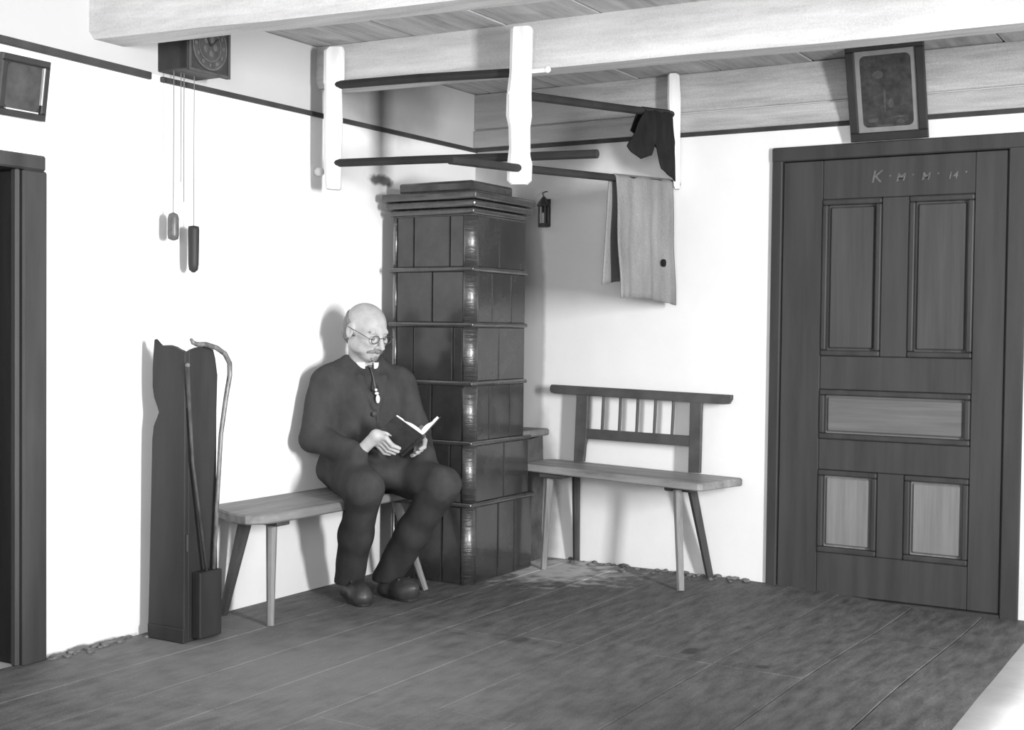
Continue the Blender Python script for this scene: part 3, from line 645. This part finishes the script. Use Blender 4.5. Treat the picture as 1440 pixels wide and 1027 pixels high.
# ================================================================== the man
# implicit surfaces evaluated on a grid, meshed by surface nets: one continuous skin per piece
def surface_nets(F, org, h):
    s = F < 0
    c = np.zeros(tuple(n - 1 for n in F.shape), np.int8)
    sl = lambda d, n: slice(d, n - 1 + d)
    nx, ny, nz = F.shape
    for i in (0, 1):
        for j in (0, 1):
            for k in (0, 1): c += s[sl(i, nx), sl(j, ny), sl(k, nz)]
    act = (c > 0) & (c < 8); I, J, K = np.nonzero(act)
    pos = np.zeros((len(I), 3)); cnt = np.zeros(len(I))
    corners = [(i, j, k) for i in (0, 1) for j in (0, 1) for k in (0, 1)]
    for a in range(8):
        for b in range(a + 1, 8):
            ca, cb_ = np.array(corners[a]), np.array(corners[b])
            if np.abs(ca - cb_).sum() != 1: continue
            fa = F[I + ca[0], J + ca[1], K + ca[2]]; fb = F[I + cb_[0], J + cb_[1], K + cb_[2]]
            m = (fa < 0) != (fb < 0); t = np.where(m, fa / np.where(m, fa - fb, 1), 0)
            p = ca[None] + t[:, None] * (cb_ - ca)[None]
            pos += p * m[:, None]; cnt += m
    pos = pos / cnt[:, None] + np.stack([I, J, K], 1)
    idx = -np.ones(c.shape, np.int64); idx[I, J, K] = np.arange(len(I))
    quads = []
    for ax in range(3):
        sa = [slice(None)] * 3; sb = [slice(None)] * 3; sa[ax] = slice(0, -1); sb[ax] = slice(1, None)
        d = s[tuple(sa)] != s[tuple(sb)]
        e = np.stack(np.nonzero(d), 1); u, v = [(1, 2), (2, 0), (0, 1)][ax]
        ok = (e[:, u] > 0) & (e[:, v] > 0) & (e[:, u] < F.shape[u] - 1) & (e[:, v] < F.shape[v] - 1); e = e[ok]
        q = []
        for du, dv in ((1, 1), (0, 1), (0, 0), (1, 0)):
            f = e.copy(); f[:, u] -= du; f[:, v] -= dv; q.append(idx[f[:, 0], f[:, 1], f[:, 2]])
        q = np.stack(q, 1); flip = ~s[e[:, 0], e[:, 1], e[:, 2]]; q[flip] = q[flip][:, ::-1]; quads.append(q)
    return np.asarray(org) + pos * h, np.concatenate(quads)

_rs = np.random.RandomState(3)
_dirs = _rs.normal(size=(14, 3)); _dirs /= np.linalg.norm(_dirs, axis=1)[:, None]; _fr = _rs.uniform(28, 85, 14); _ph = _rs.uniform(0, 6.28, 14)
def folds(amp):
    def fn(X, Y, Z):
        t = 0
        for d, q, p in zip(_dirs, _fr, _ph): t = t + np.sin(q * (d[0] * X + d[1] * Y + d[2] * Z) + p) * (40.0 / q)
        t = t / 3.0
        return amp * np.sign(t) * np.abs(t) ** 0.8
    return fn
class Field:
    def __init__(self, lo, hi, h):
        self.lo = np.array(lo, float); self.h = h; n = np.ceil((np.array(hi) - self.lo) / h).astype(int) + 1
        self.F = np.full(tuple(n), 9.0, np.float32); self.n = n
    def sub(self, lo, hi, pad):
        a = np.clip(np.floor((np.array(lo) - pad - self.lo) / self.h).astype(int), 0, self.n - 1); b = np.clip(np.ceil((np.array(hi) + pad - self.lo) / self.h).astype(int) + 1, 1, self.n)
        S = tuple(slice(x, max(y, x + 1)) for x, y in zip(a, b))
        g = np.meshgrid(*[self.lo[i] + self.h * np.arange(S[i].start, S[i].stop) for i in range(3)], indexing='ij', sparse=True)
        return S, g
    def comb(self, S, d, k, op):
        f = self.F[S]; d = d.astype(np.float32)
        if op == 'sub': f2 = -f; 
        else: f2 = f
        if k > 0:
            hh = np.clip(0.5 + 0.5 * (d - f2) / k, 0, 1); r = d + (f2 - d) * hh - k * hh * (1 - hh)
        else: r = np.minimum(f2, d)
        self.F[S] = -r if op == 'sub' else r
    def cap(self, a, b, ra, rb=None, k=0.02, op='add'):
        rb = ra if rb is None else rb; a = np.array(a, float); b = np.array(b, float); R_ = max(ra, rb)
        S, (X, Y, Z) = self.sub(np.minimum(a, b), np.maximum(a, b), R_ + k + 0.03)
        ab = b - a; l2 = max((ab ** 2).sum(), 1e-9)
        t = np.clip(((X - a[0]) * ab[0] + (Y - a[1]) * ab[1] + (Z - a[2]) * ab[2]) / l2, 0, 1)
        d = np.sqrt((X - a[0] - t * ab[0]) ** 2 + (Y - a[1] - t * ab[1]) ** 2 + (Z - a[2] - t * ab[2]) ** 2) - (ra + (rb - ra) * t)
        self.comb(S, d, k, op)
    def ell(self, c, r, axes=None, k=0.02, op='add'):
        c = np.array(c, float); r = np.array(r, float); A = np.eye(3) if axes is None else np.array([list(x) for x in axes], float)
        S, (X, Y, Z) = self.sub(c - r.max(), c + r.max(), k + 0.03)
        q = [((X - c[0]) * A[i, 0] + (Y - c[1]) * A[i, 1] + (Z - c[2]) * A[i, 2]) for i in range(3)]
        k0 = np.sqrt(sum((q[i] / r[i]) ** 2 for i in range(3))); k1 = np.sqrt(sum((q[i] / r[i] ** 2) ** 2 for i in range(3)))
        self.comb(S, k0 * (k0 - 1) / np.maximum(k1, 1e-6), k, op)
    def half(self, p, n):
        """keep only the side the normal n points away from"""
        n = np.array(list(n), float); n /= np.linalg.norm(n); X, Y, Z = np.meshgrid(*[self.lo[i] + self.h * np.arange(self.n[i]) for i in range(3)], indexing='ij', sparse=True)
        d = (X - p[0]) * n[0] + (Y - p[1]) * n[1] + (Z - p[2]) * n[2]; self.F = np.maximum(self.F, d.astype(np.float32))
    def carve(self, lo, hi):
        lo = np.array(lo); hi = np.array(hi); g = np.meshgrid(*[self.lo[i] + self.h * np.arange(self.n[i]) for i in range(3)], indexing='ij', sparse=True)
        d = np.maximum.reduce(np.broadcast_arrays(*[np.maximum(lo[i] - g[i], g[i] - hi[i]) for i in range(3)])); self.F = np.maximum(self.F, -d.astype(np.float32))
    def warp(self, fn):
        X, Y, Z = np.meshgrid(*[self.lo[i] + self.h * np.arange(self.n[i]) for i in range(3)], indexing='ij', sparse=True)
        self.F = self.F + fn(X, Y, Z).astype(np.float32)
    def build(self, name, m, parent):
        v, q = surface_nets(self.F, self.lo, self.h); o = ORG[parent.name]
        me = D.meshes.new(name); me.from_pydata((v - np.array(o)).tolist(), [], q.tolist()); me.update()
        return link(name, me, m, parent, True)

O = V((0.190, -1.160, 0)); FW = V((0.857, -0.515, 0)).normalized(); RT = V((FW.y, -FW.x, 0)); UP = V((0, 0, 1))
def W(f, r, z): return O + FW * f + RT * r + UP * z
# head frame: chin lowered towards the book
ta = math.radians(20); ya = math.radians(20); FH = FW * math.cos(ya) - RT * math.sin(ya); HR = RT * math.cos(ya) + FW * math.sin(ya)
HF0 = FH * math.cos(ta) - UP * math.sin(ta); HU = UP * math.cos(ta) + FH * math.sin(ta)
HC = W(0.085, 0.012, 1.092)
def H(f, r, u): return HC + HF0 * f + HR * r + HU * u
HA = (HF0, HR, HU)

man = thing('person', 'elderly bald man in a black coat seated on the plain bench reading a book', 'person', W(0, 0, 0))
KNR, KNL = V((0.445, -1.470, 0.475)), V((0.640, -1.225, 0.480))
HPR, HPL = W(0.02, 0.085, 0.51), W(0.02, -0.085, 0.51)
ANR, ANL = V((0.235, -1.290, 0.085)), V((0.335, -1.165, 0.085))
SHR, SHL = W(0.02, 0.165, 0.875), W(0.02, -0.165, 0.875)
ELR, ELL = W(0.055, 0.222, 0.655), W(0.06, -0.225, 0.655)
WRR, WRL = W(0.265, 0.115, 0.605), W(0.285, -0.165, 0.590)

# ---- body: head, neck, trunk, arms, hands and legs in one skin
f = Field((-0.02, -1.62, 0.02), (0.72, -0.82, 1.24), 0.0036)
f.ell(W(0.02, 0, 0.78), (0.095, 0.15, 0.16), (FW, RT, UP), 0.04); f.ell(W(0.02, 0, 0.58), (0.10, 0.14, 0.14), (FW, RT, UP), 0.05)
f.cap(SHR, SHL, 0.05, k=0.05)
for sh, el, wr in ((SHR, ELR, WRR), (SHL, ELL, WRL)):
    f.cap(sh, el, 0.044, 0.036, 0.03); f.cap(el, wr, 0.036, 0.024, 0.02)
for hp, kn, an in ((HPR, KNR, ANR), (HPL, KNL, ANL)):
    f.cap(hp, kn, 0.065, 0.046, 0.04); f.cap(kn, an, 0.045, 0.030, 0.03)
f.cap(ANR, V((0.375, -1.375, 0.045)), 0.026, 0.018, 0.02); f.cap(ANL, V((0.465, -1.20, 0.045)), 0.026, 0.018, 0.02)
f.cap(W(0.01, 0, 0.90), H(-0.02, 0, -0.05), 0.056, 0.053, 0.04)
# head
f.ell(H(-0.014, 0, 0.026), (0.096, 0.076, 0.083), HA, 0.0 + 0.02)
f.ell(H(0.030, 0, -0.035), (0.058, 0.058, 0.070), HA, 0.03)
f.ell(H(0.058, 0, -0.088), (0.030, 0.030, 0.021), HA, 0.03)
f.cap(H(0.076, -0.034, 0.020), H(0.076, 0.034, 0.020), 0.010, k=0.018)
for s in (-1, 1):
    f.ell(H(0.058, s * 0.043, -0.022), (0.024, 0.020, 0.017), HA, 0.022)
    f.ell(H(0.020, s * 0.055, -0.060), (0.04, 0.014, 0.02), HA, 0.03)
    f.ell(H(0.092, s * 0.030, 0.002), (0.014, 0.017, 0.012), HA, 0.012, 'sub')
    f.ell(H(0.072, s * 0.030, 0.001), (0.013, 0.014, 0.011), HA, 0.004)
    f.ell(H(0.040, s * 0.078, 0.03), (0.035, 0.012, 0.03), HA, 0.02, 'sub')
    f.ell(H(-0.012, s * 0.080, -0.004), (0.020, 0.010, 0.033), HA, 0.008)
    f.ell(H(-0.006, s * 0.092, -0.002), (0.010, 0.008, 0.020), HA, 0.006, 'sub')
    f.ell(H(0.094, s * 0.012, -0.040), (0.010, 0.008, 0.008), HA, 0.008)
f.cap(H(0.083, 0, 0.012), H(0.112, 0, -0.034), 0.009, 0.012, 0.012)
f.cap(H(0.082, -0.017, -0.060), H(0.082, 0.017, -0.060), 0.008, k=0.01); f.cap(H(0.082, -0.014, -0.072), H(0.082, 0.014, -0.072), 0.008, k=0.01)
f.cap(H(0.093, -0.018, -0.066), H(0.093, 0.018, -0.066), 0.0028, k=0.003, op='sub')
# hands
def hand(wr, pal, knuck, tips, thumb, nrm):
    """pal: palm centre; knuck/tips: four knuckles and fingertips; thumb: three points"""
    f.cap(wr, pal, 0.024, 0.024, 0.02)
    for kx in knuck: f.cap(pal, kx, 0.020, 0.0115, 0.010)
    for kx, tp, ln_ in zip(knuck, tips, (0.92, 1.0, 0.95, 0.80)):
        d = tp - kx; mid = kx + d * 0.5 + nrm * 0.010; tp = kx + d * ln_
        f.cap(kx, mid, 0.0108, 0.0096, 0.004); f.cap(mid, tp, 0.0096, 0.0078, 0.004)
    f.cap(pal, thumb[0], 0.018, 0.0125, 0.012); f.cap(thumb[0], thumb[1], 0.0125, 0.0105, 0.004); f.cap(thumb[1], thumb[2], 0.0105, 0.0085, 0.004)
# the book: spine bottom, spine top, outer edges
SB, ST = W(0.320, -0.050, 0.600), W(0.460, -0.080, 0.685)
SP = (ST - SB).normalized()
LD = (RT * 0.085 + UP * 0.070 - FW * 0.010); LD = (LD - SP * LD.dot(SP)).normalized()      # towards his right hand
RD = (-RT * 0.140 + UP * 0.115 - FW * 0.030); RD = (RD - SP * RD.dot(SP)).normalized()     # towards his left hand
BW, BH = 0.138, (ST - SB).length
LN = SP.cross(LD).normalized(); RN = RD.cross(SP).normalized()
OUTL = LN if LN.dot(FW - UP) > 0 else -LN; OUTR = RN if RN.dot(FW - UP) > 0 else -RN
pr_ = SB + LD * (BW * 0.72) + SP * 0.022 + OUTL * 0.010                                                  # right hand at the outer edge
kn_ = [pr_ + OUTL * 0.012 + LD * 0.004 + SP * (0.030 - 0.021 * i) for i in range(4)]
tp_ = [kx - LD * 0.072 + OUTL * 0.008 + SP * 0.006 for kx in kn_]
hand(WRR, pr_ + LD * 0.036 + OUTL * 0.006, kn_, tp_, (pr_ + SP * 0.026 - OUTL * 0.016 + LD * 0.010, pr_ + SP * 0.036 - OUTL * 0.022 - LD * 0.016, pr_ + SP * 0.040 - OUTL * 0.020 - LD * 0.038), OUTL)
pl_ = SB + RD * (BW * 0.62) + SP * 0.012 + OUTR * 0.014
kn_ = [pl_ + OUTR * 0.010 + RD * 0.012 + SP * (0.034 - 0.020 * i) for i in range(4)]
tp_ = [kx - RD * 0.062 + OUTR * 0.010 + SP * (0.010 - 0.004 * i) for i, kx in enumerate(kn_)]
hand(WRL, pl_ + RD * 0.034 - SP * 0.01, kn_, tp_, (pl_ + RD * 0.040 + SP * 0.03 - OUTR * 0.02, pl_ + RD * 0.034 + SP * 0.05 - OUTR * 0.034, pl_ + RD * 0.012 + SP * 0.058 - OUTR * 0.038), OUTR)
body = f.build('body', skin, man)

# ---- coat
f = Field((-0.02, -1.62, 0.36), (0.72, -0.80, 1.02), 0.0045)
f.ell(W(0.025, 0, 0.79), (0.128, 0.185, 0.17), (FW, RT, UP), 0.04); f.ell(W(0.045, 0, 0.62), (0.145, 0.185, 0.17), (FW, RT, UP), 0.06)
f.cap(W(0.012, 0.13, 0.885), W(0.012, -0.13, 0.885), 0.064, k=0.05)
f.cap(W(0.005, 0.05, 0.935), W(0.005, -0.05, 0.935), 0.052, k=0.05)
for sh, el, wr in ((SHR, ELR, WRR), (SHL, ELL, WRL)):
    f.cap(sh, el, 0.066, 0.060, 0.035); f.cap(el, el + (wr - el) * 1.0, 0.060, 0.043, 0.02)
for hp, kn in ((HPR, KNR), (HPL, KNL)):               # skirts of the coat over the thighs
    f.cap(hp, kn + UP * 0.004, 0.092, 0.081, 0.05)
f.ell(W(0.10, 0.0, 0.52), (0.17, 0.17, 0.07), (FW, RT, UP), 0.05)
f.ell(W(-0.02, 0.0, 0.51), (0.13, 0.17, 0.08), (FW, RT, UP), 0.05)
f.cap(W(0.20, 0.0, 0.99), W(0.135, 0.0, 0.86), 0.050, 0.016, 0.012, 'sub')     # V neck opening
f.ell(H(-0.01, 0, -0.075), (0.070, 0.066, 0.05), HA, 0.012, 'sub')
for s in (-1, 1):                                     # collar and lapels
    f.cap(W(-0.035, s * 0.02, 0.985), W(0.02, s * 0.072, 0.975), 0.016, k=0.012); f.cap(W(0.02, s * 0.072, 0.975), W(0.112, s * 0.050, 0.90), 0.016, 0.014, 0.010)
    f.cap(W(0.112, s * 0.052, 0.90), W(0.160, s * 0.008, 0.78), 0.014, 0.010, 0.008)
f.cap(W(0.165, -0.006, 0.78), W(0.195, -0.006, 0.60), 0.007, k=0.006)
f.cap(W(0.110, 0.115, 0.60), W(0.175, 0.070, 0.595), 0.008, k=0.006); f.cap(W(0.110, -0.115, 0.60), W(0.175, -0.070, 0.595), 0.008, k=0.006)
f.warp(folds(0.0036))
f.half((0.012, 0, 0), (-1, 0, 0))
f.carve((-1, -3, -1), (0.372, 0, 0.427))
coat = f.build('coat', coatM, man)
# ---- trousers
f = Field((-0.02, -1.62, 0.03), (0.74, -0.86, 0.66), 0.0045)
f.ell(W(0.0, 0, 0.51), (0.13, 0.17, 0.085), (FW, RT, UP), 0.04)
for hp, kn, an, sw in ((HPR, KNR, ANR, 1), (HPL, KNL, ANL, -1)):
    f.cap(hp, kn - UP * 0.004, 0.084, 0.070, 0.045); m_ = kn + (an - kn) * 0.5
    f.cap(kn, m_, 0.070, 0.066, 0.03); f.cap(m_, an + V((0, 0, -0.012)), 0.066, 0.062, 0.03)
f.warp(folds(0.0020))
f.half((0.012, 0, 0), (-1, 0, 0)); f.half((0, 0, 0.062), (0, 0, -1)); f.carve((-1, -3, 0.385), (0.372, 0, 0.427))
f.build('trousers', trouserM, man)
# ---- shoes
for heel, toe in ((V((0.205, -1.262, 0)), V((0.395, -1.388, 0))), (V((0.310, -1.160, 0)), V((0.500, -1.205, 0)))):
    d = (toe - heel).normalized(); s = V((-d.y, d.x, 0)); L_ = (toe - heel).length
    f = Field((min(heel.x, toe.x) - 0.08, min(heel.y, toe.y) - 0.08, -0.02), (max(heel.x, toe.x) + 0.08, max(heel.y, toe.y) + 0.08, 0.16), 0.004)
    f.cap(heel + d * 0.03 + UP * 0.04, heel + d * 0.05 + UP * 0.10, 0.038, 0.044, 0.03)
    f.cap(heel + d * 0.03 + UP * 0.03, toe - d * 0.05 + UP * 0.030, 0.038, 0.043, 0.03)
    f.ell(toe - d * 0.055 + UP * 0.03, (0.058, 0.046, 0.034), (d, s, UP), 0.02)
    f.ell(heel + d * 0.14 + UP * 0.055, (0.07, 0.036, 0.034), (d, s, UP), 0.03)
    f.cap(heel + d * 0.16 + s * 0.03 + UP * 0.075, heel + d * 0.16 - s * 0.03 + UP * 0.075, 0.004, k=0.004); f.cap(heel + d * 0.13 + s * 0.03 + UP * 0.085, heel + d * 0.13 - s * 0.03 + UP * 0.085, 0.004, k=0.004)
    f.half((0, 0, 0.010), (0, 0, -1))
    so = f.build('shoe', shoeM, man)
    bm = B(); n = 28; ol = []
    for k in range(n):
        a = 2 * math.pi * k / n; c_, s_ = math.cos(a), math.sin(a)
        ol.append(heel + d * (L_ * 0.5 + (L_ * 0.5 + 0.004) * c_) + s * (0.038 + 0.008 * c_) * (abs(s_) ** 0.7) * (1 if s_ > 0 else -1))
    prism(bm, ol, (0, 0, 0.013), 0.002); part('sole', bm, blackwood, so)
# ---- head pieces
f = Field(HC - V((0.16, 0.16, 0.10)), HC + V((0.16, 0.16, 0.16)), 0.0036)
f.ell(H(-0.016, 0, 0.020), (0.0985, 0.0795, 0.083), HA, 0.01); f.ell(H(-0.06, 0, -0.035), (0.045, 0.060, 0.05), HA, 0.03)
f.half(H(0.012, 0, 0.0), HF0 + HU * 0.35); f.half(H(-0.03, 0, 0.035), HU - HF0 * -0.55)
for s in (-1, 1): f.ell(H(-0.004, s * 0.085, -0.008), (0.024, 0.022, 0.036), HA, 0.006, 'sub')
f.warp(lambda X, Y, Z: 0.0014 * np.sin(170 * X + 90 * Z) + 0.0014 * np.sin(190 * Y - 120 * Z))
f.build('hair', hairM, man)
f = Field(HC - V((0.18, 0.18, 0.16)), HC + V((0.18, 0.18, 0.06)), 0.003)
for s in (-1, 1): f.cap(H(0.095, s * 0.003, -0.052), H(0.078, s * 0.034, -0.064), 0.0115, 0.006, 0.006)
f.ell(H(0.074, 0, -0.088), (0.020, 0.022, 0.018), HA, 0.01)
f.warp(lambda X, Y, Z: 0.001 * np.sin(400 * X + 100 * Z) + 0.001 * np.sin(380 * Y))
f.build('moustache_and_goatee', hairM, man)
for s in (-1, 1): part('eyebrow', tube(B(), [H(0.083, s * 0.014, 0.019), H(0.082, s * 0.032, 0.024), H(0.068, s * 0.050, 0.018)], [0.004, 0.005, 0.003], 8), hairM, man, True)
for s in (-1, 1): part('eye', ball(B(), H(0.0755, s * 0.030, -0.004), 0.0112, 14), eyeM, man, True)
bm = B()
for s in (-1, 1):
    c = H(0.098, s * 0.033, -0.004)
    tube(bm, [c + HR * (0.021 * math.cos(a)) + HU * (0.017 * math.sin(a)) for a in [2 * math.pi * k / 24 for k in range(25)]], 0.0017, 6, False)
    tube(bm, [c + HR * s * 0.021, H(0.085, s * 0.074, 0.004), H(0.03, s * 0.082, 0.008), H(-0.02, s * 0.088, 0.010)], 0.0016, 6)
tube(bm, [H(0.098, -0.012, 0.0), H(0.106, 0, 0.006), H(0.098, 0.012, 0.0)], 0.0017, 6)
sp = part('spectacles', bm, wireM, man, True)
# ---- collar, neck cord with pale pendant, buttons
bm = B(); n = 40; rings = []
for k in range(n + 1):
    a = math.radians(18) + math.radians(324) * k / n
    rad = V(FW) * (0.064 * math.cos(a)) + RT * (0.062 * math.sin(a)); b_ = W(0.026, 0, 0.945)
    rings.append([bm.verts.new(b_ + rad * sc_ + UP * z) for sc_, z in ((1.02, -0.012), (0.97, 0.016), (1.03, 0.016), (1.10, -0.008))])
for a, b in zip(rings, rings[1:]):
    for k in range(4): bm.faces.new((a[k], a[(k + 1) % 4], b[(k + 1) % 4], b[k]))
bm.faces.new(rings[0]); bm.faces.new(rings[-1][::-1])
part('shirt_collar', bm, linen, man, True)
bm = B(); ball(bm, W(0.098, 0, 0.945), (0.008, 0.008, 0.007), 8); tube(bm, [W(0.098, 0, 0.945), W(0.132, 0.0, 0.90), W(0.158, 0.0, 0.855)], 0.0028, 6)
part('neck_cord', bm, weight1, man, True)
bm = B(); ball(bm, W(0.162, 0.0, 0.852), (0.006, 0.006, 0.006), 8); ball(bm, W(0.165, -0.002, 0.838), (0.008, 0.010, 0.006), 10); ball(bm, W(0.172, -0.004, 0.815), (0.009, 0.009, 0.018), 12)
part('pendant', bm, linen, man, True)
for z in (0.755, 0.69, 0.625):
    part('button', lathe(B(), W(0.178 if z > 0.7 else 0.190, 0.012, z), [(0.010, 0), (0.011, 0.004), (0.004, 0.006)], 12, FW), blackwood, man)

# ------------------------------------------------------------------ the book
bk = thing('book', 'open dark covered book held in the hands of the seated man', 'book', SB)
def board(e0, dirn, nin, wid, thick, off, m, name, inset=0.0):
    a = e0 + SP * inset + nin * off; o = [a, a + dirn * (wid - inset), a + dirn * (wid - inset) + SP * (BH - 2 * inset), a + SP * (BH - 2 * inset)]
    return part(name, prism(B(), o, nin * thick, 0.001), m, bk)
board(SB, LD, -OUTL, BW, 0.0035, 0.0, bookM, 'cover'); board(SB, RD, -OUTR, BW, 0.0035, 0.0, bookM, 'cover')
part('spine', tube(B(), [SB, ST], 0.007, 10), bookM, bk)
for dirn, nin in ((LD, -OUTL), (RD, -OUTR)):           # pages fan up from the spine
    bm = B(); n = 10; ol = []
    for k in range(n + 1):
        t = k / n; ol.append(SB + SP * 0.005 + dirn * (t * (BW - 0.006)) + nin * (0.0036 + 0.020 * (math.sin(math.pi * min(t * 1.15 + 0.12, 1.0)) ** 0.7 if t < 0.78 else 0.55 * (1 - (t - 0.78) * 0.8))))
    ol += [SB + SP * 0.005 + dirn * (BW - 0.006) + nin * 0.0036, SB + SP * 0.005 + nin * 0.0036]
    part('pages', prism(bm, ol, SP * (BH - 0.010)), paper, bk)
